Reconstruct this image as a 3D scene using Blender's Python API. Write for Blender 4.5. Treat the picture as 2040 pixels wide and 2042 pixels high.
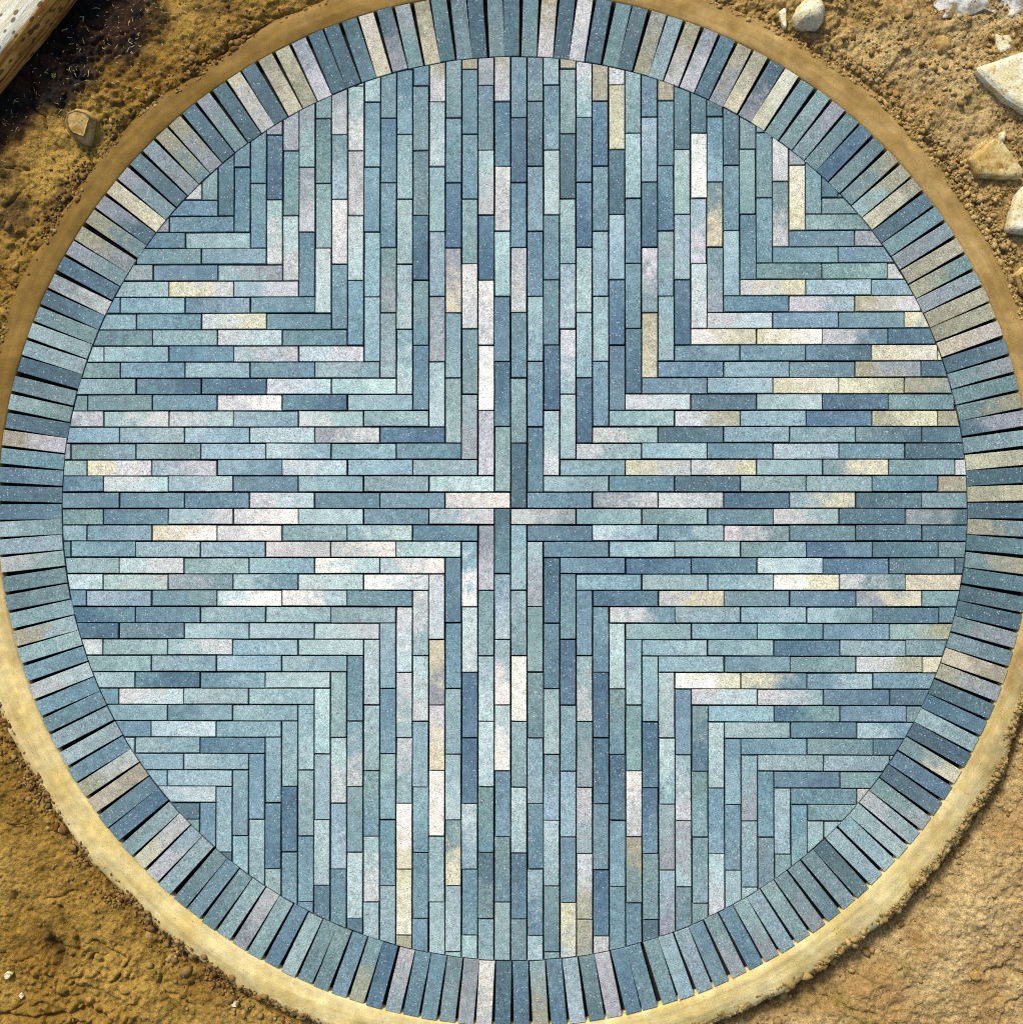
import bpy, bmesh, math, random
import numpy as np
from mathutils import Vector, Matrix

# ------------------------------------------------------------------ camera, sky, sun, exposure
P = 0.06                      # one course of the paving, metres
S = P / 32.65                 # metres on the paving per photograph pixel
scene = bpy.context.scene
for o in list(bpy.data.objects):
    bpy.data.objects.remove(o)

CAM = Vector((0.060, -0.070, 4.30))
AIM = Vector((0.0031, -0.0129, 0.0))
cam_data = bpy.data.cameras.new("camera")
cam = bpy.data.objects.new("camera", cam_data)
scene.collection.objects.link(cam)
fw = (AIM - CAM).normalized()
rt = fw.cross(Vector((0, 1, 0))).normalized()
up = rt.cross(fw)
cam.matrix_world = Matrix(((rt.x, up.x, -fw.x, CAM.x), (rt.y, up.y, -fw.y, CAM.y),
                           (rt.z, up.z, -fw.z, CAM.z), (0, 0, 0, 1)))
cam_data.sensor_fit = 'HORIZONTAL'
cam_data.angle = 2 * math.atan(1020 * S / (AIM - CAM).length)
cam_data.clip_start = 0.05
cam_data.clip_end = 2000
scene.camera = cam

SUN_EL, SUN_AZ = math.radians(44), math.radians(-25)     # azimuth from +Y, clockwise
world = bpy.data.worlds.new("World")
scene.world = world
world.use_nodes = True
wn = world.node_tree
wn.nodes.clear()
sky = wn.nodes.new("ShaderNodeTexSky")
sky.sky_type = 'NISHITA'
sky.sun_disc = False
sky.sun_elevation = SUN_EL
sky.sun_rotation = SUN_AZ
sky.dust_density = 4.0
bg = wn.nodes.new("ShaderNodeBackground")
bg.inputs["Strength"].default_value = 0.075
wo = wn.nodes.new("ShaderNodeOutputWorld")
wn.links.new(sky.outputs["Color"], bg.inputs["Color"])
wn.links.new(bg.outputs["Background"], wo.inputs["Surface"])

sun_data = bpy.data.lights.new("sun", 'SUN')
sun_data.energy = 1.5
sun_data.angle = math.radians(10)
sun_data.color = (1.0, 0.95, 0.87)
sun = bpy.data.objects.new("sun", sun_data)
scene.collection.objects.link(sun)
to_sun = Vector((math.sin(SUN_AZ) * math.cos(SUN_EL), math.cos(SUN_AZ) * math.cos(SUN_EL), math.sin(SUN_EL)))
sun.rotation_euler = (-to_sun).to_track_quat('-Z', 'Y').to_euler()
sun.location = to_sun * 8

vs = scene.view_settings
vs.view_transform = 'Standard'
vs.look = 'None'
vs.exposure = 1.4
vs.gamma = 1.0
vs.use_curve_mapping = False
scene.render.engine = 'CYCLES'
scene.cycles.use_denoising = False
scene.cycles.filter_width = 1.05
scene.cycles.max_bounces = 6
# light that a level surface receives (display value of a white one), measured from a render
E_LEVEL = (1.98, 1.94, 1.985)

# ------------------------------------------------------------------ helpers
rng = np.random.default_rng(11)
rnd = random.Random(5)
COL = scene.collection
TAB = rng.random((256, 256))


def vnoise(x, y, s=0):
    x = np.asarray(x, float) + s * 17.31
    y = np.asarray(y, float) + s * 9.77
    xi = np.floor(x).astype(int)
    yi = np.floor(y).astype(int)
    fx, fy = x - xi, y - yi
    fx = fx * fx * fx * (fx * (fx * 6 - 15) + 10)
    fy = fy * fy * fy * (fy * (fy * 6 - 15) + 10)
    a = TAB[xi & 255, yi & 255]
    b = TAB[(xi + 1) & 255, yi & 255]
    c = TAB[xi & 255, (yi + 1) & 255]
    d = TAB[(xi + 1) & 255, (yi + 1) & 255]
    return (a * (1 - fx) + b * fx) * (1 - fy) + (c * (1 - fx) + d * fx) * fy


def fbm(x, y, f, octv=4, s=0, gain=0.5):
    """value noise summed over octaves, about -0.5 .. 0.5"""
    t, amp, tot = 0, 1.0, 0
    c, sn = 0.8, 0.6
    x = np.asarray(x, float)
    y = np.asarray(y, float)
    for i in range(octv):
        t = t + amp * (vnoise(x * f, y * f, s + i) - 0.5)
        tot += amp
        amp *= gain
        f *= 2.03
        x, y = c * x - sn * y, sn * x + c * y
    return t / tot


def sstep(a, b, x):
    t = np.clip((np.asarray(x, float) - a) / (b - a), 0, 1)
    return t * t * (3 - 2 * t)


def at(px, py, z=0.0):
    """point of the photograph at height z"""
    X, Y = (px - 1018.3) * S, (1014.0 - py) * S
    k = (CAM.z - z) / CAM.z
    return Vector((CAM.x + (X - CAM.x) * k, CAM.y + (Y - CAM.y) * k, z))


def lin(c):
    return tuple((v / 255 / 12.92) if v / 255 <= 0.04045 else ((v / 255 + 0.055) / 1.055) ** 2.4 for v in c)


def alb(c):
    """surface colour that shows as the sRGB colour c when level and unshaded"""
    return tuple(min(0.9, v / e) for v, e in zip(lin(c), E_LEVEL))


def tag(o, label=None, cat=None, group=None, kind=None):
    if label:
        o["label"] = label
    if cat:
        o["category"] = cat
    if group:
        o["group"] = group
    if kind:
        o["kind"] = kind
    return o


def empty(name, loc=(0, 0, 0)):
    o = bpy.data.objects.new(name, None)
    o.empty_display_size = 0.05
    o.location = loc
    COL.objects.link(o)
    return o


def mesh_obj(name, verts, faces, mat=None, parent=None, smooth=False):
    me = bpy.data.meshes.new(name)
    me.from_pydata([tuple(v) for v in verts], [], [tuple(f) for f in faces])
    if smooth:
        me.polygons.foreach_set("use_smooth", [True] * len(me.polygons))
    if mat:
        me.materials.append(mat)
    o = bpy.data.objects.new(name, me)
    o.parent = parent
    COL.objects.link(o)
    return o


def big_mesh(name, V, F, mat, attrs=None, smooth=True):
    """mesh from numpy arrays; F is (n, k) with one k for all faces"""
    me = bpy.data.meshes.new(name)
    n, k = F.shape
    me.vertices.add(len(V))
    me.vertices.foreach_set("co", np.ascontiguousarray(V, np.float32).ravel())
    me.loops.add(n * k)
    me.loops.foreach_set("vertex_index", np.ascontiguousarray(F, np.int32).ravel())
    me.polygons.add(n)
    me.polygons.foreach_set("loop_start", np.arange(0, n * k, k, dtype=np.int32))
    if smooth:
        me.polygons.foreach_set("use_smooth", np.ones(n, bool))
    me.update(calc_edges=True)
    for a, v in (attrs or {}).items():
        me.attributes.new(a, 'FLOAT', 'POINT').data.foreach_set("value", np.ascontiguousarray(v, np.float32))
    me.materials.append(mat)
    o = bpy.data.objects.new(name, me)
    COL.objects.link(o)
    return o


class NT:
    """small node-tree writer"""

    def __init__(self, name):
        self.m = bpy.data.materials.new(name)
        self.m.use_nodes = True
        self.t = self.m.node_tree
        self.t.nodes.clear()
        self.out = self.n("ShaderNodeOutputMaterial")
        self.b = self.n("ShaderNodeBsdfPrincipled")
        self.l(self.b.outputs[0], self.out.inputs[0])
        self.b.inputs["Roughness"].default_value = 0.9
        self.b.inputs["Specular IOR Level"].default_value = 0.2

    def n(self, kind, **kw):
        nd = self.t.nodes.new(kind)
        for k, v in kw.items():
            setattr(nd, k, v)
        return nd

    def l(self, a, b):
        self.t.links.new(a, b)

    def put(self, sock, v):
        if hasattr(v, "node"):
            self.l(v, sock)
        else:
            sock.default_value = v

    def math(self, op, a, b=0.0, c=0.0, clamp=False):
        nd = self.n("ShaderNodeMath", operation=op, use_clamp=clamp)
        self.put(nd.inputs[0], a)
        self.put(nd.inputs[1], b)
        self.put(nd.inputs[2], c)
        return nd.outputs[0]

    def vmath(self, op, a, b=(0, 0, 0)):
        nd = self.n("ShaderNodeVectorMath", operation=op)
        self.put(nd.inputs[0], a)
        self.put(nd.inputs[1], b)
        return nd.outputs[0]

    def noise(self, vec, scale, detail=2.0, rough=0.55):
        nd = self.n("ShaderNodeTexNoise")
        self.put(nd.inputs["Vector"], vec)
        nd.inputs["Scale"].default_value = scale
        nd.inputs["Detail"].default_value = detail
        nd.inputs["Roughness"].default_value = rough
        return nd.outputs["Fac"]

    def voro(self, vec, scale, feature='F1'):
        nd = self.n("ShaderNodeTexVoronoi", feature=feature)
        self.put(nd.inputs["Vector"], vec)
        nd.inputs["Scale"].default_value = scale
        return nd

    def step(self, x, a, b):
        nd = self.n("ShaderNodeMapRange", interpolation_type='SMOOTHSTEP')
        self.put(nd.inputs["Value"], x)
        self.put(nd.inputs["From Min"], a)
        self.put(nd.inputs["From Max"], b)
        return nd.outputs[0]

    def remap(self, x, a, b, c, d):
        nd = self.n("ShaderNodeMapRange")
        self.put(nd.inputs["Value"], x)
        for i, v in zip((1, 2, 3, 4), (a, b, c, d)):
            nd.inputs[i].default_value = v
        return nd.outputs[0]

    def mix(self, f, a, b, mode='MIX'):
        nd = self.n("ShaderNodeMix", data_type='RGBA', blend_type=mode)
        self.put(nd.inputs["Factor"], f)
        self.put(nd.inputs["A"], a if hasattr(a, "node") else (*a, 1))
        self.put(nd.inputs["B"], b if hasattr(b, "node") else (*b, 1))
        return nd.outputs["Result"]

    def gain(self, c, f):
        """colour times a number"""
        nd = self.n("ShaderNodeVectorMath", operation='SCALE')
        self.put(nd.inputs[0], c)
        self.put(nd.inputs["Scale"], f)
        return nd.outputs[0]

    def spots(self, vec, scale, size, share):
        """random round spots: share of the cells, each about size of a cell"""
        v = self.voro(vec, scale)
        on = self.math('LESS_THAN', self.sep(v.outputs["Color"])[0], share)
        near = self.math('SUBTRACT', 1.0, self.step(v.outputs["Distance"], size * 0.7, size))
        return self.math('MULTIPLY', on, near)

    def sep(self, c):
        nd = self.n("ShaderNodeSeparateXYZ")
        self.l(c, nd.inputs[0])
        return nd.outputs

    def attr(self, name, kind='GEOMETRY'):
        return self.n("ShaderNodeAttribute", attribute_name=name, attribute_type=kind)

    def bump(self, h, dist, strength=1.0):
        nd = self.n("ShaderNodeBump")
        nd.inputs["Distance"].default_value = dist
        nd.inputs["Strength"].default_value = strength
        self.l(h, nd.inputs["Height"])
        self.l(nd.outputs[0], self.b.inputs["Normal"])

    def colour(self, c):
        self.put(self.b.inputs["Base Color"], c)
        return self.m


# ------------------------------------------------------------------ materials
def brick_material():
    t = NT("brick")
    info = t.n("ShaderNodeObjectInfo")
    tc = t.n("ShaderNodeTexCoord").outputs["Object"]
    shift = t.gain((1.0, 3.7, 7.1), t.math('MULTIPLY', info.outputs["Random"], 37.0))
    p = t.vmath('ADD', tc, shift)
    c1 = info.outputs["Color"]
    c2 = t.attr("tone_outer", 'OBJECT').outputs["Color"]
    x = t.sep(tc)[0]
    q = t.math('ADD', t.math('MULTIPLY', x, 8.0), t.math('MULTIPLY', t.math('SUBTRACT', t.noise(p, 20, 4), 0.5), 3.4))
    c = t.mix(t.step(q, -0.7, 0.7), c1, c2)
    # drifts of mauve and of green through the concrete
    hue = t.noise(t.vmath('ADD', p, (5.3, 1.9, 0)), 30, 2.5)
    c = t.mix(t.step(hue, 0.40, 0.30), c, t.mix(1.0, c, (1.09, 0.985, 1.01), 'MULTIPLY'))
    c = t.mix(t.step(hue, 0.60, 0.70), c, t.mix(1.0, c, (0.91, 1.05, 0.99), 'MULTIPLY'))
    c = t.gain(c, t.remap(t.noise(p, 44, 5, 0.75), 0.27, 0.73, 0.68, 1.32))
    c = t.gain(c, t.remap(t.noise(p, 250, 3, 0.8), 0.30, 0.70, 0.30, 1.70))
    dark = t.math('MULTIPLY', t.spots(t.vmath('ADD', p, (2.1, 8.8, 0)), 150, 0.38, 0.30), t.step(t.noise(p, 26, 3), 0.42, 0.60))
    c = t.mix(t.math('MULTIPLY', dark, 0.62), c, (0.03, 0.045, 0.06))
    dark2 = t.spots(t.vmath('ADD', p, (4.1, 3.8, 0)), 85, 0.22, 0.10)
    c = t.mix(t.math('MULTIPLY', dark2, 0.65), c, (0.035, 0.045, 0.055))
    light = t.spots(p, 150, 0.38, 0.10)
    c = t.mix(t.math('MULTIPLY', light, 0.55), c, (0.50, 0.52, 0.52))
    light2 = t.spots(t.vmath('ADD', p, (7.7, 3.3, 0)), 60, 0.12, 0.10)
    c = t.mix(t.math('MULTIPLY', light2, 0.8), c, (0.62, 0.62, 0.60))
    t.bump(t.math('ADD', t.noise(p, 380, 3, 0.7), t.math('MULTIPLY', dark2, -1.5)), 0.0007, 0.8)
    return t.colour(c)


def ground_material():
    t = NT("soil")
    tc = t.n("ShaderNodeTexCoord").outputs["Object"]
    blackish = t.attr("blackish").outputs["Fac"]
    pale = t.attr("pale").outputs["Fac"]
    ochre = t.mix(t.step(t.noise(tc, 2.6, 4), 0.35, 0.65), alb((164, 124, 46)), alb((206, 166, 80)))
    tan = t.mix(t.step(t.noise(tc, 3.3, 4), 0.35, 0.65), alb((196, 158, 98)), alb((230, 200, 140)))
    c = t.mix(pale, ochre, tan)
    red = t.noise(tc, 9, 4)
    c = t.mix(t.math('MULTIPLY', t.step(red, 0.58, 0.76), 0.35), c, alb((150, 92, 38)))
    olive = t.noise(t.vmath('ADD', tc, (3, 1, 0)), 7, 3)
    c = t.mix(t.math('MULTIPLY', t.step(olive, 0.56, 0.72), 0.5), c, alb((150, 128, 46)))
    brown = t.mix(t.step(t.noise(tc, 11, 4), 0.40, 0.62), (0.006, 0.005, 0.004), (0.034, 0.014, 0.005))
    c = t.mix(blackish, c, brown)
    c = t.gain(c, t.remap(t.noise(tc, 55, 5, 0.75), 0.28, 0.72, 0.48, 1.50))
    c = t.gain(c, t.remap(t.noise(tc, 340, 2, 0.7), 0.25, 0.75, 0.55, 1.45))
    grit = t.spots(tc, 120, 0.32, 0.06)
    c = t.mix(t.math('MULTIPLY', grit, 0.8), c, alb((238, 206, 140)))
    pit = t.spots(t.vmath('ADD', tc, (1.3, 4.4, 0)), 80, 0.30, 0.10)
    c = t.mix(t.math('MULTIPLY', pit, 0.6), c, (0.035, 0.018, 0.006))
    h = t.math('ADD', t.noise(tc, 90, 5, 0.7), t.math('MULTIPLY', grit, 0.5))
    t.bump(h, 0.010, 1.0)
    return t.colour(c)


def mortar_material():
    t = NT("edging_mortar")
    tc = t.n("ShaderNodeTexCoord").outputs["Object"]
    buff = t.attr("buff").outputs["Fac"]
    lo = t.mix(t.step(t.noise(tc, 6, 3), 0.35, 0.65), alb((128, 98, 38)), alb((146, 114, 50)))
    mid = t.mix(t.step(t.noise(tc, 7, 3), 0.35, 0.65), alb((176, 142, 80)), alb((200, 166, 104)))
    hi = t.mix(t.step(t.noise(tc, 7, 4), 0.35, 0.65), alb((248, 220, 140)), alb((262, 242, 176)))
    c = t.mix(t.step(buff, 0.0, 0.5), lo, mid)
    c = t.mix(t.step(buff, 0.5, 1.0), c, hi)
    c = t.gain(c, t.remap(t.noise(tc, 30, 4, 0.6), 0.28, 0.72, 0.84, 1.16))
    c = t.gain(c, t.remap(t.noise(tc, 420, 2, 0.7), 0.25, 0.75, 0.76, 1.24))
    cv = t.n("ShaderNodeCombineXYZ")
    t.l(t.attr("along").outputs["Fac"], cv.inputs[0])
    t.l(t.attr("across").outputs["Fac"], cv.inputs[1])
    streak = t.noise(cv.outputs[0], 5.0, 4, 0.6)
    c = t.gain(c, t.remap(streak, 0.25, 0.75, 0.80, 1.20))
    # soil smeared over the outer half, and dusty pale patches
    soil = t.math('MULTIPLY', t.step(t.math('ADD', t.attr("across").outputs["Fac"], t.math('MULTIPLY', t.math('SUBTRACT', t.noise(tc, 26, 5, 0.7), 0.5), 2.4)), 0.95, 1.25), 0.75)
    c = t.mix(soil, c, alb((136, 98, 40)))
    pale_ = t.math('MULTIPLY', t.step(t.noise(t.vmath('ADD', tc, (4, 4, 0)), 13, 4, .65), 0.56, 0.72), 0.45)
    c = t.mix(pale_, c, t.gain(c, 1.45))
    pit = t.spots(tc, 60, 0.15, 0.22)
    c = t.mix(t.math('MULTIPLY', pit, 0.65), c, (0.06, 0.035, 0.01))
    crumb_ = t.math('MULTIPLY', t.spots(t.vmath('ADD', tc, (1, 2, 0)), 130, 0.34, 0.30), t.step(t.noise(tc, 18, 3), 0.52, 0.66))
    c = t.mix(t.math('MULTIPLY', crumb_, 0.6), c, (0.07, 0.04, 0.012))
    t.bump(t.math('ADD', t.noise(tc, 260, 3, 0.7), t.math('MULTIPLY', streak, 2.5)), 0.0016, 0.8)
    return t.colour(c)


def crumb_material():
    t = NT("soil_crumb")
    tc = t.n("ShaderNodeTexCoord").outputs["Object"]
    tone = t.attr("tone").outputs["Fac"]
    blackish = t.attr("blackish").outputs["Fac"]
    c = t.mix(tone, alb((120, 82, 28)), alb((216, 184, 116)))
    c = t.mix(blackish, c, (0.03, 0.014, 0.006))
    c = t.gain(c, t.remap(t.noise(tc, 200, 3), 0.25, 0.75, 0.7, 1.3))
    return t.colour(c)


def stone_material(name, a, b, pits=0.3, stain=None):
    t = NT(name)
    tc = t.n("ShaderNodeTexCoord").outputs["Object"]
    c = t.mix(t.step(t.noise(tc, 16, 4), 0.38, 0.62), alb(a), alb(b))
    if stain:
        c = t.mix(t.step(t.noise(t.vmath('ADD', tc, (2, 5, 1)), 22, 5, .7), 0.50, 0.66), c, alb(stain))
    c = t.gain(c, t.remap(t.noise(tc, 90, 4, 0.7), 0.25, 0.75, 0.72, 1.28))
    c = t.gain(c, t.remap(t.noise(tc, 380, 2, 0.7), 0.25, 0.75, 0.75, 1.25))
    s = t.spots(tc, 70, 0.28, pits)
    c = t.mix(t.math('MULTIPLY', s, 0.6), c, alb((120, 96, 50)))
    t.bump(t.noise(tc, 120, 4, 0.7), 0.004, 0.7)
    return t.colour(c)


def timber_material():
    t = NT("weathered_timber")
    tc = t.n("ShaderNodeTexCoord").outputs["Object"]
    sx = t.n("ShaderNodeMapping")
    t.l(tc, sx.inputs["Vector"])
    sx.inputs["Scale"].default_value = (0.10, 1, 1)
    g = sx.outputs[0]
    bark = t.mix(t.step(t.noise(g, 70, 4, 0.7), 0.35, 0.65), alb((196, 122, 44)), alb((268, 206, 108)))
    bark = t.mix(t.step(t.noise(g, 22, 3), 0.52, 0.68), bark, alb((112, 56, 18)))
    bare = t.mix(t.step(t.noise(g, 60, 4), 0.35, 0.65), alb((244, 236, 200)), alb((266, 262, 244)))
    top = t.attr("bare").outputs["Fac"]
    c = t.mix(top, bark, bare)
    sy = t.n("ShaderNodeMapping")
    t.l(tc, sy.inputs["Vector"])
    sy.inputs["Scale"].default_value = (0.55, 1, 1)
    pit = t.spots(sy.outputs[0], 46, 0.38, 0.6)
    c = t.mix(t.math('MULTIPLY', pit, 0.8), c, alb((96, 70, 26)))
    c = t.gain(c, t.remap(t.noise(tc, 300, 2, 0.7), 0.25, 0.75, 0.7, 1.3))
    t.bump(t.noise(g, 120, 4, 0.7), 0.004, 0.9)
    return t.colour(c)


def plain_material(name, c, var=0.3, scale=120):
    t = NT(name)
    tc = t.n("ShaderNodeTexCoord").outputs["Object"]
    k = t.gain(t.mix(0.0, c, c), t.remap(t.noise(tc, scale, 3), 0.25, 0.75, 1 - var, 1 + var))
    return t.colour(k)


M_BRICK = brick_material()
M_SOIL = ground_material()
M_MORTAR = mortar_material()
M_CRUMB = crumb_material()
M_BED = plain_material("bedding", (0.012, 0.011, 0.010))
M_TIMBER = timber_material()
M_STRAW = plain_material("straw", alb((226, 206, 150)), 0.4, 30)
M_TWIG = plain_material("twig", (0.04, 0.018, 0.008), 0.4, 60)
M_LEAF = plain_material("leaf", (0.16, 0.22, 0.06), 0.3, 60)

# ------------------------------------------------------------------ the paving
CC = (0.0068, 0.0074)                 # centre of the circle; the cross starts at the origin
R_IN = 1.6594                         # where the field bricks are cut
GAP, CHAMF, THICK = 0.0058, 0.0011, 0.048
PAL = {                                # how a level brick of that tone shows (sRGB)
    'D': (98, 130, 152), 'B': (126, 160, 175), 'b': (157, 189, 200), 'G': (140, 169, 173),
    'T': (173, 200, 204), 'A': (202, 224, 226), 'L': (217, 220, 221), 'W': (262, 258, 250),
    'Y': (233, 228, 199), 'K': (188, 186, 162), 'P': (170, 179, 186), 'S': (103, 133, 145),
}
PARTNER = {'D': 'B', 'B': 'DbG', 'b': 'BTA', 'G': 'TSB', 'T': 'GAb', 'A': 'TLb', 'L': 'AWP', 'W': 'LW',
           'Y': 'LKW', 'K': 'PYG', 'P': 'LGb', 'S': 'GDB'}

# tones of every brick, course by course, from the diagonal outwards; course 0 lies just clockwise of the axis
WEDGES = {
    'up': """-20:P/-19:G/-18:S/-17:B B/-16:B B/-15:LT D P/-14:LA G P/-13:B LP TP/-12:A T G G/-11:B L TG LP/-10:B A L LT/
-9:b b B bB T/-8:T PG B B G/-7:Ab A T T bB/-6:B BG D G G B/-5:A P b T AT LK/-4:T b YP D B G/-3:P G L G B B K/
-2:L W L D LA G P/-1:T BD B T L B LK/0:S G B L B D B/1:B B b B b S G/2:LT D B B A bB T/3:T TL A b S G K/
4:D b A DB B TL/5:B T b B D K/6:B D b S Y L/7:D B B T G/8:Y GL D b B/9:T bT DB B K/10:D T T S/11:L LT W S/
12:PG YG bB S/13:b B S/14:B G G/15:B G/16:LG L/17:Y P/18:G/19:S""",
    'right': """-20:G/-19:G/-18:TG/-17:B PL/-16:B B/-15:G G L/-14:LY T b/-13:B LT KL/-12:LA B B YB/-11:WY YW LB D/-10:B B BS Y/
-9:B b G KP S/-8:B b Y YK K/-7:L S TA D G/-6:b LK b D KY K/-5:LT S b b GS S/-4:LT b B A B S/-3:b YL LY T GY G L/
-2:T B S T T B K/-1:B PL L D TY S G/0:LP b GT B LT S PS/1:B Ab BT LG B S S/2:B b T Gb DB S G/3:B D D A D S/
4:b T b WY LG Y/5:D LY G B PY G/6:LB T b TG S B/7:T b bB B TK/8:b b D T G/9:b B G LK Y/10:WY YB BT B/11:LA LT B S/
12:b DG B G/13:T B TB/14:B G S/15:T T/16:B G/17:B L/18:G/19:T""",
    'down': """-20:T/-19:T/-18:BG/-17:T G/-16:B G/-15:bP Tb T/-14:Bb B T/-13:A B AL/-12:GD Gb G G/-11:B TL PT G/-10:A Ab TP TP/
-9:b D DB G S/-8:b G WL KG B/-7:A GB D B B/-6:B D D B D L/-5:B TL GP LT LK K/-4:B D b b B YL/-3:D B T Gb AT G/
-2:TP G G b B TB T/-1:bT TG W T A S G/0:SB bA TW AW B GB T/1:PL G TA A GB SG b/2:bW A D D Ab B T/3:B B T TA GY T T/
4:L YP LY W T T/5:LT AL b bB B B/6:LA LT LT WY Y K/7:Tb B Tb B T/8:A T GB TL T/9:B bL G A S/10:T AL b B/11:A T A S/
12:b T B B/13:b D B/14:b B T/15:B T/16:b b/17:b S/18:B/19:G""",
    'left': """-20:T/-19:S/-18:A/-17:T b/-16:b b/-15:B b T/-14:b A B/-13:b bB b/-12:b T AL B/-11:A bB DB T/-10:b b bT T/
-9:A Tb LT T L/-8:LA T b B D/-7:T T b B BD/-6:B AW WA GB b B/-5:LW A BT GP LA A/-4:WA AW b T LA T/-3:A WL L b T B B/
-2:B Ab T W WY b b/-1:LT B A WL LT B G/0:W B B AL B B B/1:A T b B A AL B/2:T b A Bb LT LY T/3:B b bA T G bG P/
4:D LP A b Tb b/5:T TL b AL LT LG/6:b DB WL B G G/7:A AL D DB G/8:b B b B G/9:LA LA B b T/10:B AL T G/11:B YL B b/
12:B bB b B/13:LT LY T/14:PT B P/15:b G/16:T B/17:B P/18:B/19:L""",
}
WEDGE_ROT = {'up': 0.0, 'left': 90.0, 'down': 180.0, 'right': -90.0}
WEDGE_LABEL = {
    'up': "blue-grey paving wedge of lengthwise bricks opening towards the soil by the old timber and pale boulder",
    'right': "blue-grey paving wedge with many cream bricks, opening towards the edge below the pale slabs",
    'down': "blue-grey paving wedge of lengthwise bricks opening away from the timber and stones",
    'left': "pale blue paving wedge whose innermost brick is the white one at the crossing",
}
RING = ("S G LK S L S G S K T LK LP S PK YK PS Y G G GP G D G GK TK YK S G P K KG P K K Y S GP G GK SP G Y S K S KG S GK S S S "
        "GP G YK KP S D T S GY B S GP LT T b T S G G GP T T TP B GP B T T G B B L G T B TK B S WL P G B B LT D GK B "
        "G G T B T LP T G B G T TL LY T D B K LK B T b B B AL B T TK b G G TL T GT B S B B LK S GT G S T T "
        "G BS LP S GP PK GK SP Y GP S P GK PK S GP S LY S YK K LP S S BS Y PS GP YK S G S G").split()


def tones(code, shade=1.0):
    a = code[0]
    b = code[1] if len(code) > 1 else rnd.choice(PARTNER[a])
    ca, cb = np.array(PAL[a], float) * shade, np.array(PAL[b], float) * shade
    if len(code) == 1:
        cb = ca * 0.55 + cb * 0.45
    k = rnd.uniform(0.95, 1.05)
    tint = np.array([rnd.uniform(0.985, 1.015) for _ in range(3)])
    return alb(ca * k * tint), alb(cb * k * tint)


def clip_poly(poly, planes):
    """polygon cut by half-planes (nx, ny, d): keep nx*x + ny*y <= d"""
    for nx, ny, d in planes:
        if not poly:
            return poly
        out = []
        for i, a in enumerate(poly):
            b = poly[(i + 1) % len(poly)]
            da, db = nx * a[0] + ny * a[1] - d, nx * b[0] + ny * b[1] - d
            if da <= 0:
                out.append(a)
            if (da < 0 < db) or (db < 0 < da):
                t = da / (da - db)
                out.append((a[0] + (b[0] - a[0]) * t, a[1] + (b[1] - a[1]) * t))
        poly = []
        for q in out:
            if not poly or math.dist(q, poly[-1]) > 4e-4:
                poly.append(q)
        if len(poly) > 1 and math.dist(poly[0], poly[-1]) <= 4e-4:
            poly.pop()
        if len(poly) < 3:
            return []
    return poly


def inset(poly, d):
    n = len(poly)
    out = []
    for i in range(n):
        p0, p1, p2 = poly[i - 1], poly[i], poly[(i + 1) % n]
        e1 = np.array(p1) - p0
        e2 = np.array(p2) - p1
        e1 /= np.linalg.norm(e1)
        e2 /= np.linalg.norm(e2)
        n1, n2 = np.array((-e1[1], e1[0])), np.array((-e2[1], e2[0]))
        m = n1 + n2
        k = max(0.35, float(m @ m) / 2)
        out.append(tuple(np.array(p1) + m * d / k))
    return out


def area_per(poly):
    a = sum(poly[i - 1][0] * q[1] - q[0] * poly[i - 1][1] for i, q in enumerate(poly)) / 2
    return a, sum(math.dist(poly[i - 1], q) for i, q in enumerate(poly))


def prism(name, poly):
    """brick of that outline (counter-clockwise): level top, chamfered edge, straight sides; top at z = 0"""
    a, per = area_per(poly)
    ch = min(CHAMF, 0.3 * 2 * a / per)
    top = inset(poly, ch)
    n = len(poly)
    V = [(x, y, 0) for x, y in top] + [(x, y, -ch * 0.8) for x, y in poly] + [(x, y, -THICK) for x, y in poly]
    F = [tuple(range(n))]
    for i in range(n):
        j = (i + 1) % n
        F.append((n + i, n + j, j, i))
        F.append((2 * n + i, 2 * n + j, n + j, n + i))
    me = bpy.data.meshes.new(name)
    me.from_pydata(V, [], F)
    me.materials.append(M_BRICK)
    return me


def rough_rect(lx, ly, k):
    """rectangle outline with slightly uneven long sides"""
    r = random.Random(k)
    j = lambda s: r.uniform(-s, s)
    hx, hy = lx / 2, ly / 2
    e = 0.0005
    pts = [(-hx + j(e), -hy + j(e)), (-hx / 3 + j(.006), -hy + j(e)), (hx / 3 + j(.006), -hy + j(e)), (hx + j(e), -hy + j(e)),
           (hx + j(e), hy + j(e)), (hx / 3 + j(.006), hy + j(e)), (-hx / 3 + j(.006), hy + j(e)), (-hx + j(e), hy + j(e))]
    return pts


FULL = [prism("brick", rough_rect(4 * P - GAP, P - GAP, k)) for k in range(10)]


def place_brick(me, parent, x, y, ang, code, zj=0.0011, shade=1.0):
    o = bpy.data.objects.new("brick", me)
    o.parent = parent
    o.location = (x, y, rnd.gauss(0, zj))
    o.rotation_euler = (rnd.gauss(0, 0.006), rnd.gauss(0, 0.003), ang)
    a, b = tones(code, shade)
    o.color = (*a, 1.0)
    o["tone_outer"] = [float(v) for v in b]
    COL.objects.link(o)
    return o


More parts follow.
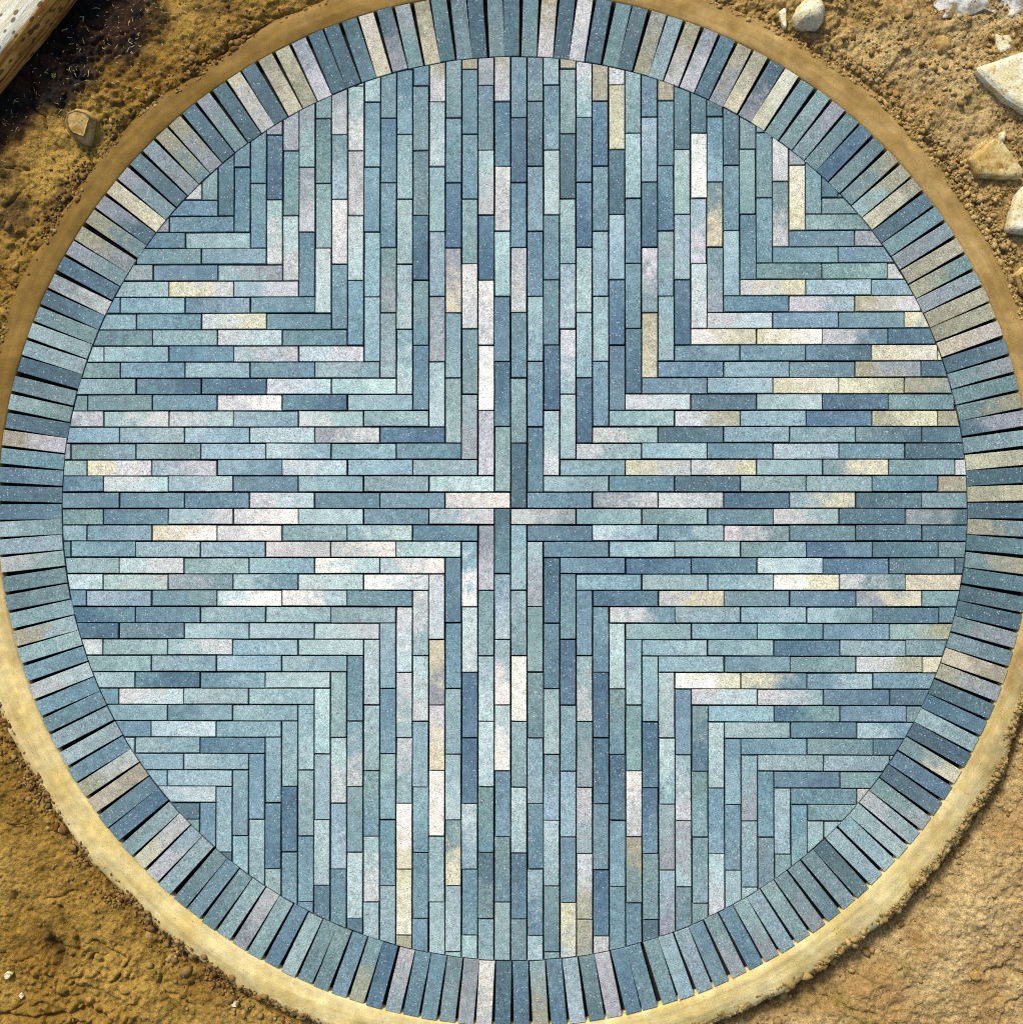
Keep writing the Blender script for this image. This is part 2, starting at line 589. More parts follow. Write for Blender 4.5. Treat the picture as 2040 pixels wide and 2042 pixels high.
n_field = 0
for key, text in WEDGES.items():
    root = tag(empty("paving_wedge"), WEDGE_LABEL[key], kind="structure")
    th = math.radians(WEDGE_ROT[key])
    ct, st = math.cos(th), math.sin(th)
    # the circle seen from this wedge's own frame
    cx, cy = ct * CC[0] + st * CC[1], -st * CC[0] + ct * CC[1]
    for part in text.replace("\n", "").split("/"):
        c, codes = part.split(":")
        c, codes = int(c), codes.split()
        k = abs(c)
        xm = (c + 0.5) * P
        j = 0
        while True:
            y0, y1 = (k + 4 * j) * P, (k + 4 * j + 4) * P
            if math.hypot(abs(xm - cx) - P / 2, y0 - cy) > R_IN and y0 > cy:
                break
            if j > 8:
                break
            code = codes[min(j, len(codes) - 1)]
            ym = (y0 + y1) / 2
            far = max(math.hypot(xm + s * P / 2 - cx, y1 - cy) for s in (-1, 1))
            if far < R_IN - 0.004:
                me = FULL[rnd.randrange(len(FULL))]
            else:
                # outline in the brick's frame: local x runs outwards (wedge +y), local y is wedge -x
                hx, hy = 2 * P - GAP / 2, P / 2 - GAP / 2
                lc = (cy - ym, -(cx - xm))
                planes = []
                for q in range(360):
                    a = 2 * math.pi * q / 360
                    planes.append((math.cos(a), math.sin(a), lc[0] * math.cos(a) + lc[1] * math.sin(a) + R_IN - GAP * 0.4))
                me = None
                poly = clip_poly([(-hx, -hy), (hx, -hy), (hx, hy), (-hx, hy)], planes)
                if poly:
                    ar, per = area_per(poly)
                    if ar > 3.0e-5 and 2 * ar / per > 0.0025:
                        me = prism("brick", poly)
            if me is not None:
                wx, wy = ct * xm - st * ym, st * xm + ct * ym
                place_brick(me, root, wx + rnd.gauss(0, .0006), wy + rnd.gauss(0, .0006), th + math.pi / 2 + rnd.gauss(0, .0024), code)
                n_field += 1
            j += 1

ring_root = tag(empty("paving_border"), "ring of blue-grey and cream bricks set on end around the circular paving", kind="structure")
N_RING = len(RING)
BORDER = [prism("brick", rough_rect(3.93 * P, P * 0.935, 100 + k)) for k in range(8)]
for i, code in enumerate(RING):
    a = math.pi / 2 - 2 * math.pi * i / N_RING + rnd.gauss(0, 0.0010)
    rm = R_IN + 0.0018 + 3.93 * P / 2 + rnd.gauss(0, 0.0008)
    place_brick(BORDER[rnd.randrange(8)], ring_root, CC[0] + rm * math.cos(a), CC[1] + rm * math.sin(a), a + rnd.gauss(0, .003), code, 0.001, 0.93)
R_OUT = R_IN + 0.0018 + 3.93 * P
print("bricks", n_field, N_RING)

# dark bedding that shows in the joints
th = np.linspace(0, 2 * math.pi, 181)[:-1]
bed_v = [(CC[0] + 1.96 * math.cos(a), CC[1] + 1.96 * math.sin(a), -0.040) for a in th]
bed_v += [(x, y, -0.16) for x, y, z in bed_v]
bed_f = [tuple(range(180))] + [(180 + i, 180 + (i + 1) % 180, (i + 1) % 180, i) for i in range(180)]
bed = mesh_obj("paving_bed", bed_v, bed_f, M_BED)
tag(bed, "dark bedding showing in the joints between the paving bricks", kind="structure")


# ------------------------------------------------------------------ mortar edging
def edge_width(a):
    """visible width of the mortar edging at angle a"""
    x, y = np.cos(a) * 2, np.sin(a) * 2
    w = 0.145 + 0.07 * fbm(x, y, 0.9, 2, 3) + 0.034 * fbm(x, y, 4, 3, 5) + 0.012 * fbm(x, y, 22, 2, 6)
    w = w + 0.020 * np.exp(-((np.mod(a, 2 * math.pi) - math.radians(222)) / 0.5) ** 2) + 0.012 * np.exp(-((np.mod(a, 2 * math.pi) - math.radians(320)) / 0.5) ** 2)
    return w


NA = 1440
ang = np.linspace(0, 2 * math.pi, NA, endpoint=False)
prof_s = np.array([-0.03, 0.0, 0.06, 0.14, 0.24, 0.34, 0.44, 0.54, 0.64, 0.74, 0.84, 0.93, 1.0, 1.10])
prof_z = np.array([-0.06, -0.006, -0.0035, -0.003, -0.0035, -0.005, -0.008, -0.012, -0.018, -0.027, -0.042, -0.068, -0.105, -0.20])
w = edge_width(ang)
prof_z2 = np.array([-0.06, -0.006, -0.0035, -0.003, -0.004, -0.006, -0.009, -0.013, -0.017, -0.022, -0.030, -0.050, -0.12, -0.20])
steep = np.interp(np.degrees(ang), [0, 280, 300, 335, 350, 360], [.2, .1, 1, 1, .5, .2])       # the lower side ends in a blunt face
Vc, buff, along, across = [], [], [], []
for s, z, z2 in zip(prof_s, prof_z, prof_z2):
    z = z * (1 - steep) + z2 * steep
    r = R_OUT + 0.001 + s * w
    if 0 <= s < 0.1:
        r = r + 0.002 * fbm(np.cos(ang) * 2, np.sin(ang) * 2, 40, 2, 9)
    x, y = CC[0] + r * np.cos(ang), CC[1] + r * np.sin(ang)
    zz = z + 0.010 * fbm(x, y, 9, 3, 12) * min(1, max(0, s * 4)) + 0.006 * fbm(x, y, 40, 3, 13) * (s > 0.1) * (0.4 + s)
    # trowel marks run along the edging
    zz = zz + 0.004 * fbm(ang * 1.3, np.full_like(ang, s * 7), 1.6, 2, 15) * (0.1 < s < 0.9)
    Vc.append(np.stack([x, y, zz], 1))
    along.append(np.minimum(ang, 2 * math.pi - ang) * 0.9)
    across.append(np.full(NA, max(0, s) + (0.0)))
    d = np.mod(ang, 2 * math.pi)
    deg = np.degrees(d)
    base = np.interp(deg, [0, 30, 60, 100, 150, 172, 190, 240, 290, 320, 345, 360], [0.52, 0.46, 0.36, 0.18, 0.02, 0.12, 0.80, 0.92, 0.96, 0.86, 0.66, 0.52])
    buff.append(np.clip(base + 0.5 * fbm(x, y, 7, 3, 21) * 0.5, 0, 1))  # mortar tone by angle: brown at upper left, cream along the bottom
Vc = np.concatenate(Vc)
nr = len(prof_s)
i0 = np.arange(NA)
i1 = (i0 + 1) % NA
Fc = np.concatenate([np.stack([k * NA + i0, (k + 1) * NA + i0, (k + 1) * NA + i1, k * NA + i1], 1) for k in range(nr - 1)])
edging = big_mesh("mortar_edging", Vc, Fc, M_MORTAR, {"buff": np.concatenate(buff), "along": np.concatenate(along), "across": np.concatenate(across)})
tag(edging, "smooth sloped mortar edging running round the brick circle", "edging")


# ------------------------------------------------------------------ ground
def seg_dist(x, y, pts):
    d = np.full(np.shape(x), 9.0)
    for (ax, ay), (bx, by) in zip(pts[:-1], pts[1:]):
        vx, vy = bx - ax, by - ay
        t = np.clip(((x - ax) * vx + (y - ay) * vy) / (vx * vx + vy * vy), 0, 1)
        d = np.minimum(d, np.hypot(x - ax - t * vx, y - ay - t * vy))
    return d


def wpts(pts):
    return [tuple(at(px, py, -0.04)[:2]) for px, py in pts]


CRACKS = [  # photographed cracks: points, half width, depth
    ([(296, 222), (350, 196), (370, 182), (380, 165)], .006, .018),
    ([(366, 138), (410, 118), (440, 106), (452, 80), (500, 56), (560, 34), (610, 14)], .006, .018),
    ([(480, 30), (520, 36), (580, 22)], .006, .012),
    ([(0, 408), (22, 392), (40, 372)], .006, .014), ([(20, 322), (48, 330)], .005, .012),
    ([(115, 1815), (128, 1848), (148, 1866), (154, 1900)], .008, .025),
    ([(182, 1878), (205, 1900), (240, 1914)], .007, .02),
    ([(84, 1800), (106, 1792), (140, 1785)], .005, .014), ([(138, 1950), (142, 1970), (155, 1980)], .006, .02),
    ([(0, 2030), (60, 2034), (126, 2026), (172, 2010), (206, 2032)], .007, .022),
    ([(320, 1988), (352, 1992), (378, 2010)], .006, .014), ([(1640, 1990), (1690, 2010), (1740, 2022)], .008, .014),
    ([(1965, 1935), (2000, 1928), (2040, 1945)], .012, .018), ([(1990, 2040), (1998, 2000), (2030, 1985)], .008, .014),
    ([(1808, 262), (1822, 274), (1842, 276), (1858, 292)], .005, .012), ([(1572, 20), (1570, 70)], .005, .014),
]
HOLLOWS = [  # troughs and heel marks
    ([(28, 1805), (70, 1860), (112, 1915)], .035, .030), ([(98, 1900), (118, 1925)], .030, .045),
    ([(40, 1895), (60, 1915)], .03, .02), ([(225, 1770), (248, 1786)], .02, .03),
    ([(125, 300), (105, 290)], .022, .02), ([(20, 1955), (45, 1985)], .03, .018),
]


def height(x, y):
    r = np.hypot(x - CC[0], y - CC[1])
    a = np.arctan2(y - CC[1], x - CC[0])
    deg = np.degrees(np.mod(a, 2 * math.pi))
    low = np.interp(deg, [0, 40, 90, 130, 170, 215, 260, 305, 335, 360], [-.058, -.036, -.028, -.024, -.030, -.050, -.070, -.115, -.100, -.058])
    z = low + 0.05 * fbm(x, y, 1.3, 3, 31) + 0.030 * fbm(x, y, 5.5, 4, 33) + 0.024 * fbm(x, y, 19, 4, 35) + 0.016 * fbm(x, y, 62, 3, 37, .7)
    # lumps with creases between them
    z = z + 0.014 * (np.abs(fbm(x, y, 8, 3, 41)) * 4 - 0.35) * sstep(-.1, .2, fbm(x, y, 1.7, 2, 43))
    z = z + 0.018 * (1 - 0.7 * sstep(.2, 1.2, x * .7 - y * .7)) * (np.abs(fbm(x, y, 30, 2, 45)) * 4 - 0.35) * sstep(0, .25, fbm(x, y, 2.3, 2, 47))
    wv = edge_width(a)
    e = r - (R_OUT + wv)
    # the clay stands a little higher again away from the edging; drying cracks
    z = z + 0.045 * sstep(0.03, 0.20, e) * sstep(-.085, -.11, low)
    for f_, d_, s_ in ((4.5, .016, 101), (9.5, .010, 104), (21, .007, 107)):
        ln = np.abs(fbm(x, y, f_, 3, s_))
        z = z - d_ * np.exp(-(ln / (0.0022 * f_)) ** 2) * sstep(.0, .18, fbm(x, y, 1.9, 2, s_ + 1)) * (1 - 0.75 * sstep(.2, 1.2, x * .7 - y * .7))
    # soil drawn away from the edging: a crumbly crease, deep towards the lower side
    deep = np.interp(deg, [0, 45, 120, 180, 230, 285, 300, 335, 350, 360], [.026, .018, .010, .008, .018, .026, .070, .075, .04, .026])
    z = z - deep * np.exp(-((e - 0.008 + 0.035 * sstep(-.075, -.03, low)) / (0.014 + 0.012 * sstep(-.08, -.11, low))) ** 2) * (0.5 + 1.2 * vnoise(x * 9, y * 9, 51))
    near = np.exp(-(np.maximum(e, 0) / 0.07) ** 2)
    z = z + near * 0.020 * fbm(x, y, 48, 3, 53, .7)
    z = z + (np.minimum(z, -0.13) - z) * sstep(-0.025, -0.075, e)
    return z


def carved(x, y, z):
    jx, jy = x + 0.02 * fbm(x, y, 18, 3, 61), y + 0.02 * fbm(x, y, 18, 3, 62)
    for pts, hw, dep in CRACKS + HOLLOWS:
        q = wpts(pts)
        xs, ys = [p[0] for p in q], [p[1] for p in q]
        m = (x > min(xs) - .12) & (x < max(xs) + .12) & (y > min(ys) - .12) & (y < max(ys) + .12)
        if m.any():
            d = seg_dist(jx[m], jy[m], q)
            z[m] -= dep * np.exp(-(d / hw) ** 2)
    return z


LOG_A, LOG_B = at(150, 0, -0.03), at(0, 187, -0.03)      # foot of the timber
LOG_DIR = (LOG_B - LOG_A).normalized()
LOG_NRM = Vector((-LOG_DIR.y, LOG_DIR.x, 0))
if LOG_NRM.dot(Vector((-1, 1, 0))) < 0:
    LOG_NRM = -LOG_NRM


def blackness(x, y):  # blackens soil in front of the timber, in patches and along the heel mark
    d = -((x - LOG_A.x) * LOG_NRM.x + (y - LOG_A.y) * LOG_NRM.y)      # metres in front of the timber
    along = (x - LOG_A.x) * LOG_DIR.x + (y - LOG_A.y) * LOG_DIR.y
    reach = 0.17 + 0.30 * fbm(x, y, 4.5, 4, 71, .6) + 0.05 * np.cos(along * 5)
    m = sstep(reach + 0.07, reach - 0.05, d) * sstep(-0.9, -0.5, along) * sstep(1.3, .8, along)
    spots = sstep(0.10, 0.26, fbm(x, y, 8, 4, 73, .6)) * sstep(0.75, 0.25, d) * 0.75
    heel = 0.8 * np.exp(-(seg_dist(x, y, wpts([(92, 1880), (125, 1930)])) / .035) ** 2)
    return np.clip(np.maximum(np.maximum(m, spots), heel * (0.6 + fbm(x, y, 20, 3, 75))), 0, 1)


def paleness(x, y):
    return np.clip(sstep(-0.9, 1.7, x * 0.95 - y * 0.30 + 1.1 * fbm(x, y, 2.2, 4, 77)), 0, 1)


fine = np.arange(-2.06, 2.0601, 0.0046)
ext = []
step, v = 0.0046, 2.06
while v < 260:
    step *= 1.22
    v += step
    ext.append(v)
ext = np.array(ext)
gx = np.concatenate([-ext[::-1], fine, ext])
n = len(gx)
X, Y = np.meshgrid(gx, gx, indexing='ij')
inside = (np.hypot(X - CC[0], Y - CC[1]) < 1.90)
fade = 1 - sstep(6, 40, np.hypot(X, Y))
keep = np.zeros((n, n), int) - 1
q_ok = ~(inside[:-1, :-1] & inside[1:, :-1] & inside[:-1, 1:] & inside[1:, 1:])
used = np.zeros((n, n), bool)
for dx in (0, 1):
    for dy in (0, 1):
        used[dx:n - 1 + dx, dy:n - 1 + dy] |= q_ok
keep[used] = np.arange(used.sum())
vx, vy = X[used], Y[used]
vz = carved(vx, vy, height(vx, vy)) * fade[used] - 0.05 * (1 - fade[used])
F = np.stack([keep[:-1, :-1], keep[1:, :-1], keep[1:, 1:], keep[:-1, 1:]], -1)[q_ok]
BLACKNESS = blackness(vx, vy)
ground = big_mesh("ground", np.stack([vx, vy, vz], 1), F, M_SOIL, {"blackish": BLACKNESS, "pale": paleness(vx, vy)})
tag(ground, "bare ochre clay soil around the brick circle", kind="structure")


def ground_z(x, y):
    x, y = np.atleast_1d(np.asarray(x, float)), np.atleast_1d(np.asarray(y, float))
    return carved(x, y, height(x, y))


# loose crumbs of soil and grit
bm = bmesh.new()
bmesh.ops.create_icosphere(bm, subdivisions=1, radius=1.0)
ico_v = np.array([v.co[:] for v in bm.verts])
ico_f = np.array([[v.index for v in f.verts] for f in bm.faces])
bm.free()


def crumbs(name, n_try, density, size, seed, label, n_rim=75000):
    g = np.random.default_rng(seed)
    x, y = g.uniform(-2.05, 2.05, n_try), g.uniform(-2.05, 2.05, n_try)
    # most of them in the crumbly band along the edging
    a = g.uniform(0, 2 * math.pi, n_rim)
    q = R_OUT + edge_width(a) - 0.05 + g.random(n_rim) ** 1.5 * 0.17
    x = np.concatenate([x, CC[0] + q * np.cos(a)])
    y = np.concatenate([y, CC[1] + q * np.sin(a)])
    n_try = len(x)
    a = np.arctan2(y - CC[1], x - CC[0])
    r = np.hypot(x - CC[0], y - CC[1])
    e = r - R_OUT - edge_width(a)
    ok = (e > -0.05) & (np.abs(x) < 2.06) & (np.abs(y) < 2.06) & (g.random(n_try) < density(x, y, e, np.degrees(np.mod(a, 2 * math.pi))))
    x, y, e, a = x[ok], y[ok], e[ok], a[ok]
    s = size(g, len(x))
    z = ground_z(x, y) + s * 0.30
    sa = 1 + e / edge_width(a)
    st = np.interp(np.degrees(np.mod(a, 2 * math.pi)), [0, 280, 300, 335, 350, 360], [.2, .1, 1, 1, .5, .2])
    top = np.interp(sa, prof_s, prof_z) * (1 - st) + np.interp(sa, prof_s, prof_z2) * st
    z = np.where(e < 0, np.maximum(z, top + s * .3), z)
    k = len(x)
    V = ico_v[None] * (1 + g.normal(0, 0.26, (k, len(ico_v), 1)))
    sc = s[:, None] * g.uniform(0.7, 1.25, (k, 3)) * np.array([1, 1, .75])
    V = V * sc[:, None, :]
    t = g.uniform(0, 6.28, k)
    c, sn = np.cos(t)[:, None], np.sin(t)[:, None]
    V = np.stack([V[..., 0] * c - V[..., 1] * sn, V[..., 0] * sn + V[..., 1] * c, V[..., 2]], -1)
    V = V + np.stack([x, y, z], 1)[:, None, :]
    Fk = ico_f[None] + (np.arange(k) * len(ico_v))[:, None, None]
    m = len(ico_v)
    o = big_mesh(name, V.reshape(-1, 3), Fk.reshape(-1, 3), M_CRUMB,
                 {"tone": np.repeat(np.clip(0.25 + 0.45 * paleness(x, y) + g.normal(0, .22, k), 0, 1), m), "blackish": np.repeat(blackness(x, y) * 0.9, m)}, smooth=False)
    tag(o, label, kind="stuff")
    print(name, k)
    return o


def dens(x, y, e, deg):
    rim = np.interp(deg, [0, 10, 45, 60, 100, 130, 175, 200, 240, 255, 285, 300, 335, 360], [.6, .9, .5, .12, .05, .12, .10, .45, .5, .25, .3, .55, .5, .5])
    d = 1.3 * rim * np.exp(-np.maximum(np.abs(e + .01) - 0.012, 0) / 0.022) * (0.1 + 1.4 * sstep(-.08, .12, fbm(x, y, 12, 3, 81)))
    right = 0.35 * sstep(1.55, 1.8, x) * sstep(0.2, 0.8, y) * sstep(-.05, .15, fbm(x, y, 5, 3, 83))
    topr = 0.25 * sstep(1.0, 1.4, x) * sstep(1.3, 1.7, y) * sstep(0, .15, fbm(x, y, 6, 3, 85))
    return d + right + topr + 0.012


crumbs("soil_crumbs", 170000, dens, lambda g, k: np.clip(g.lognormal(math.log(.0042), .48, k), .0018, .016), 3, "loose crumbs of dried soil and grit along the edging")


def dens_clod(x, y, e, deg):
    rim = np.interp(deg, [0, 10, 45, 60, 100, 200, 240, 260, 290, 305, 335, 360], [.5, .6, .3, .05, .02, .3, .4, .1, .2, .8, .8, .5])
    return rim * np.exp(-np.abs(e - .025) / 0.03) * sstep(0, .12, fbm(x, y, 7, 3, 87)) + 0.012 * sstep(0, .2, fbm(x, y, 3, 2, 88))


crumbs("soil_clods", 9000, dens_clod, lambda g, k: np.clip(g.lognormal(math.log(.010), .4, k), .006, .024), 9, "lumps of broken clay on the bank beside the edging", 4000)


# ------------------------------------------------------------------ stones
def stone(name, px, h, mat, label, group=None, flat=0.86, rough=0.10, z0=None, tilt=(0, 0), cat="stone", seed=0, n_t=64):
    """stone with that outline (photograph pixels), height h above the soil"""
    zg = -0.04 if z0 is None else z0
    P0 = [np.array(at(x, y, zg + h * 0.5)[:2]) for x, y in px]
    c = sum(P0) / len(P0)
    if z0 is None:
        zg = float(ground_z(c[0], c[1])[0]) if abs(c[0]) < 2.2 and abs(c[1]) < 2.2 else -0.04
    tt = np.linspace(0, 2 * math.pi, n_t, endpoint=False)
    rr = np.full(n_t, 0.0)
    for i, t in enumerate(tt):                       # star-shaped outline
        d = np.array((math.cos(t), math.sin(t)))
        best = 0
        for a, b in zip(P0, P0[1:] + P0[:1]):
            e = b - a
            den = d[0] * e[1] - d[1] * e[0]
            if abs(den) < 1e-9:
                continue
            w_ = a - c
            s_ = (w_[0] * e[1] - w_[1] * e[0]) / den
            u_ = (w_[0] * d[1] - w_[1] * d[0]) / den
            if s_ > 0 and -1e-6 <= u_ <= 1 + 1e-6:
                best = max(best, s_)
        rr[i] = best
    rr = (rr + 0.15 * (np.roll(rr, 1) + np.roll(rr, -1))) / 1.3
    size = rr.mean()
    rr = rr * (1 + rough * 0.7 * fbm(np.cos(tt) * 2 + seed, np.sin(tt) * 2, 3, 3, seed))
    rings = [0.0, .15, .3, .45, .6, .72, flat, (flat + 1) / 2 + .02, .985, 1.0, 1.0, .97]
    zs = []
    for s in rings[:-2]:
        zs.append(1.0 if s <= flat else 1 - 0.45 * ((s - flat) / (1 - flat)) ** 1.6)
    zs += [0.1, -0.6]
    if flat < 0.5:                                    # boulder: rounded
        rings = [0, .2, .4, .56, .70, .82, .91, .97, 1.0, 1.0, .96, .88]
        zs = [max(0.0, 1 - s ** 2.6) ** .6 for s in rings[:8]] + [0.12, -0.05, -0.3, -0.7]
    V, Fq = [], []
    for s, zz in zip(rings, zs):
        for i in range(n_t):
            x, y = s * rr[i] * math.cos(tt[i]), s * rr[i] * math.sin(tt[i])
            nz = fbm(x + seed, y, 0.9 / size, 4, seed + 5)
            z = h * zz + (h * rough * 3 * float(nz) if zz > 0 else 0) + (x * tilt[0] + y * tilt[1] if zz > 0 else 0)
            V.append((x, y, z))
    for k in range(len(rings) - 1):
        for i in range(n_t):
            j = (i + 1) % n_t
            if k == 0:
                Fq.append((0, n_t + i, n_t + j))
            else:
                Fq.append((k * n_t + i, (k + 1) * n_t + i, (k + 1) * n_t + j, k * n_t + j))
    o = mesh_obj(name, V, Fq, mat, smooth=True)
    o.location = (c[0], c[1], zg)
    return tag(o, label, cat, group, "thing")


ST_WHITE = stone_material("pale_stone", (250, 236, 186), (268, 262, 236), 0.45, (226, 190, 110))
ST_GOLD = stone_material("ochre_stone", (214, 176, 100), (248, 226, 160), 0.3, (176, 132, 62))
ST_TAN = stone_material("tan_stone", (184, 146, 76), (224, 190, 124), 0.2)
ST_GREY = stone_material("grey_mortar", (150, 150, 136), (250, 248, 238), 0.5, (150, 122, 72))

stone("boulder", [(1583, 30), (1592, 8), (1606, -6), (1638, -8), (1648, 12), (1644, 40), (1630, 54), (1608, 52), (1590, 48)], .075, ST_WHITE,
      "rounded pale boulder stained ochre below, beside the mortar edging", flat=.3, rough=.06, seed=3, cat="boulder")
stone("stone_shard", [(1553, 22), (1568, 10), (1569, 62), (1560, 46)], .02, ST_WHITE, "thin white stone shard next to the rounded boulder", seed=5, rough=.05, n_t=40)
stone("stone_slab", [(1937, 142), (1990, 124), (2052, 102), (2120, 120), (2130, 250), (2050, 236), (2000, 205), (1965, 172)], .045, ST_WHITE,
      "large pale pitted slab with a pointed corner, lying on the soil", flat=.93, rough=.035, seed=8, cat="slab", n_t=96)
stone("stone_slab", [(1927, 319), (1948, 302), (1978, 279), (1992, 286), (2012, 312), (2038, 344), (2034, 357), (2000, 358), (1945, 352)], .04, ST_GOLD,
      "ochre stone split to a triangle, between the two pale slabs", flat=.9, rough=.05, seed=11, tilt=(0, .12), cat="slab", n_t=80)
stone("stone_slab", [(2042, 368), (2024, 388), (2014, 420), (2004, 462), (2050, 468), (2120, 450), (2110, 380)], .045, ST_WHITE,
      "pale slab with an ochre-stained flank below the triangular stone", flat=.9, rough=.05, seed=13, cat="slab", n_t=80)
stone("stone_block", [(128, 240), (132, 222), (150, 212), (172, 216), (186, 230), (178, 258), (172, 282), (146, 274), (134, 262)], .06, ST_TAN,
      "squat tan stone half sunk in dark soil near the timber", flat=.7, rough=.10, seed=17, tilt=(-.25, .0))
stone("pebble", [(1861, 86), (1868, 68), (1884, 64), (1900, 74), (1902, 92), (1890, 104), (1872, 103)], .03, ST_TAN,
      "round tan pebble lying alone above the pale pitted slab", flat=.3, rough=.06, seed=19, cat="pebble", n_t=40)
stone("stone_chip", [(1984, 66), (1994, 72), (2012, 70), (2018, 84), (2014, 98), (1992, 106), (1986, 92)], .014, ST_WHITE,
      "bright white stone chip beside the pitted slab", flat=.75, rough=.15, seed=21, n_t=40)
stone("stone_block", [(2022, 548), (2040, 530), (2080, 540), (2070, 590), (2036, 586)], .05, ST_GOLD,
      "rough ochre stone on the crumbly soil below the stained slab", flat=.7, rough=.1, seed=23, n_t=48)
stone("pebble", [(1996, 548), (2008, 540), (2016, 552), (2010, 566), (1998, 562)], .022, ST_GOLD,
      "small pale pebble against the mortar edging by the ochre stone", flat=.3, rough=.1, seed=24, cat="pebble", n_t=32)
stone("pebble", [(1930, 1940), (1940, 1932), (1952, 1938), (1954, 1950), (1942, 1954), (1932, 1950)], .018, ST_TAN,
      "lone tan pebble pressed into smooth clay", flat=.3, rough=.1, seed=26, cat="pebble", n_t=32)
stone("pebble", [(280, 1872), (286, 1862), (298, 1864), (302, 1876), (294, 1886), (284, 1882)], .016, ST_TAN,
      "small yellow pebble beside the cream mortar and soil crumbs", flat=.3, rough=.1, seed=27, cat="pebble", n_t=32)
stone("stone_chip", [(456, 2004), (466, 1996), (478, 2002), (470, 2012), (460, 2012)], .010, ST_WHITE,
      "small white chip on brown clay next to cream mortar", flat=.7, rough=.15, seed=28, n_t=32)
stone("stone_chip", [(2, 1950), (10, 1942), (22, 1946), (12, 1958), (4, 1958)], .012, ST_WHITE,
      "white angular chip on the clay beside the heel mark", flat=.7, rough=.15, seed=29, n_t=32)
stone("stone_chip", [(32, 1990), (38, 1984), (44, 1992), (38, 1998)], .008, ST_WHITE,
      "tiny white chip on the clay below the heel mark", flat=.7, rough=.15, seed=30, n_t=24)
stone("mortar_crust", [(1862, 10), (1875, -10), (1960, -30), (2060, -30), (2060, 50), (2036, 46), (2010, 22), (1960, 20), (1930, 34), (1905, 40), (1880, 34)], .012, ST_GREY,
      "low crust of spilt grey and white mortar on the soil", flat=.72, rough=.5, seed=33, cat="mortar", n_t=96)
stone("stone_chip", [(2004, 34), (2012, 26), (2020, 32), (2014, 40)], .012, ST_WHITE, "small white lump beside the spilt mortar", flat=.4, rough=.1, seed=34, n_t=24)
stone("pebble", [(1852, 136), (1858, 124), (1868, 126), (1868, 136), (1860, 140)], .012, ST_GOLD, "little yellow pebble below the round tan pebble",
      flat=.4, rough=.1, seed=35, cat="pebble", n_t=24)
stone("pebble", [(1990, 268), (2000, 262), (2006, 272), (1998, 288), (1990, 282)], .02, ST_WHITE, "pale pebble touching the tip of the triangular stone",
      flat=.4, rough=.1, seed=36, cat="pebble", n_t=24)

# ------------------------------------------------------------------ timber
LW, LH = 0.36, 0.19
NL, NS = 170, 64
V, Fq, bare = [], [], []
for i in range(NL):
    u = -0.95 + 2.2 * i / (NL - 1)
    for j in range(NS):
        t = 2 * math.pi * j / NS
        c_, s_ = math.cos(t), math.sin(t)
        ex = 0.55
        yy = LW / 2 * math.copysign(abs(c_) ** ex, c_)
        zz = LH / 2 * math.copysign(abs(s_) ** ex, s_)
        f = 1 + 0.10 * float(fbm(u * 1.1, t * 0.9 if t < math.pi else (2 * math.pi - t) * .9, 2.0, 3, 91)) + 0.05 * float(fbm(u * .6, c_ * 3 + s_ * 2, 9, 3, 92))
        V.append((u, yy * f, LH / 2 + zz * f))
        bare.append(1.0 if (LH / 2 + zz * f) > LH * 0.90 + 0.02 * float(fbm(u, c_, 6, 3, 93)) else 0.0)
for i in range(NL - 1):
    for j in range(NS):
        k = (j + 1) % NS
        Fq.append((i * NS + j, (i + 1) * NS + j, (i + 1) * NS + k, i * NS + k))
Fq.append(tuple(range(NS)))
Fq.append(tuple(range((NL - 1) * NS, NL * NS))[::-1])
log = mesh_obj("old_timber", V, Fq, M_TIMBER, smooth=True)
log.data.attributes.new("bare", 'FLOAT', 'POINT').data.foreach_set("value", bare)
mid = LOG_A + LOG_NRM * (LW / 2)
log.location = (mid.x, mid.y, -0.045)
log.rotation_euler = (0, 0, math.atan2(LOG_DIR.y, LOG_DIR.x))
tag(log, "weathered timber with bleached pitted top lying on dark soil", "timber")


# ------------------------------------------------------------------ straw, twig, weed
def strand(x, y, z, a, ln, wd, bend, lift):
    """thin four-sided stem; returns vertices and faces"""
    V, Fs = [], []
    for i in range(6):
        t = i / 5
        aa = a + bend * (t - 0.5)
        px = x + (t - .5) * ln * math.cos(aa)
        py = y + (t - .5) * ln * math.sin(aa)
        pz = z + lift * math.sin(math.pi * t)
        nx, ny = -math.sin(aa), math.cos(aa)
        w_ = wd * (1 - 0.6 * t) / 2
        V += [(px + nx * w_, py + ny * w_, pz), (px, py, pz + w_), (px - nx * w_, py - ny * w_, pz), (px, py, pz - w_)]
        if i:
            b = (i - 1) * 4
            for j in range(4):
                k = (j + 1) % 4
                Fs.append((b + j, b + 4 + j, b + 4 + k, b + k))
    return V, Fs


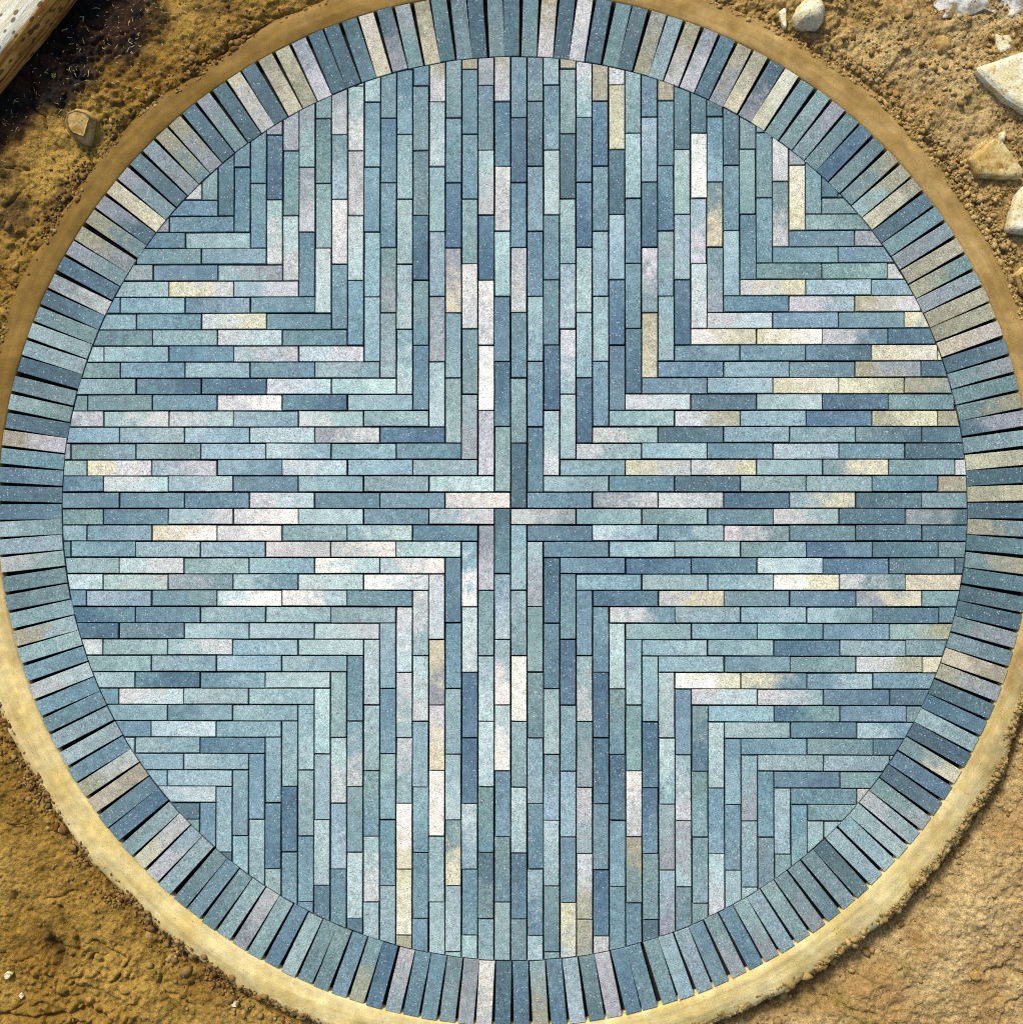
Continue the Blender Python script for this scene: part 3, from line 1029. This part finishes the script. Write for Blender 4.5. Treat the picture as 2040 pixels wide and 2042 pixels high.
V, Fs = [], []
for i in range(520):
    px, py = rnd.uniform(-20, 400), rnd.uniform(-20, 330)
    q = px / 360 + py / 330
    if q > 1.15 and rnd.random() < 0.8:
        continue
    p = at(px, py, -0.03)
    if (p - LOG_A).dot(LOG_NRM) > -0.01:
        continue
    z = float(ground_z(p.x, p.y)[0])
    v, f = strand(p.x, p.y, z + .003, rnd.uniform(0, 6.28), rnd.uniform(.004, .03) * rnd.uniform(.3, 1), rnd.uniform(.0014, .0042), rnd.gauss(0, .35), rnd.uniform(0, .006))
    Fs += [tuple(k + len(V) for k in q_) for q_ in f]
    V += v
tag(mesh_obj("dry_grass_litter", V, Fs, M_STRAW), "short bits of pale straw strewn over the dark soil", kind="stuff")


def single_strand(name, px0, px1, wd, mat, label, cat, bend=0.4, z=None):
    a_, b_ = at(*px0, -0.03), at(*px1, -0.03)
    m = (a_ + b_) / 2
    zz = float(ground_z(m.x, m.y)[0]) + .006 if z is None else z
    v, f = strand(0, 0, 0, math.atan2(b_.y - a_.y, b_.x - a_.x), (b_ - a_).length, wd, bend, .004)
    o = mesh_obj(name, v, f, mat)
    o.location = (m.x, m.y, zz)
    tag(o, label, cat)


single_strand("straw_stem", (590, 292), (624, 288), .0016, M_STRAW, "thin curved straw lying on the blue-grey bricks", "straw", -.7, .0024)
single_strand("straw_stem", (400, 14), (440, -2), .0034, M_STRAW, "pale straight straw on the soil beside the crack in the clay", "straw", .15)
single_strand("straw_stem", (316, 20), (352, 16), .0022, M_STRAW, "fine bent straw on ochre soil at the edge of the dark patch", "straw", .5)
single_strand("twig", (8, 1652), (68, 1640), .0065, M_TWIG, "dark bent twig lying on the clay beside cream mortar", "twig", .45)
single_strand("twig", (1350, 12), (1352, -20), .004, M_TWIG, "short dark twig on the soil above the mortar edging", "twig", .3)

wp = at(101, 144, -0.03)
weed = empty("weed_seedling", (wp.x, wp.y, float(ground_z(wp.x, wp.y)[0])))
tag(weed, "tiny green weed seedling sprouting from the dark soil by the timber", "weed")
v, f = strand(0, 0, 0.006, 1.3, .012, .002, .2, .004)
mesh_obj("stem", v, f, M_LEAF, weed)
for i in range(9):
    a = i * 2.4
    l_, w_ = rnd.uniform(.008, .014), rnd.uniform(.004, .006)
    c_, s_ = math.cos(a), math.sin(a)
    pts = [(0.001, 0, .008), (l_ * .5, w_ / 2, .012), (l_, 0, .010), (l_ * .5, -w_ / 2, .012), (l_ * .5, 0, .0105)]
    V = [(x * c_ - y * s_, x * s_ + y * c_, z + i * .0006) for x, y, z in pts]
    mesh_obj("leaf", V, [(0, 4, 1), (1, 4, 2), (2, 4, 3), (3, 4, 0)], M_LEAF, weed)
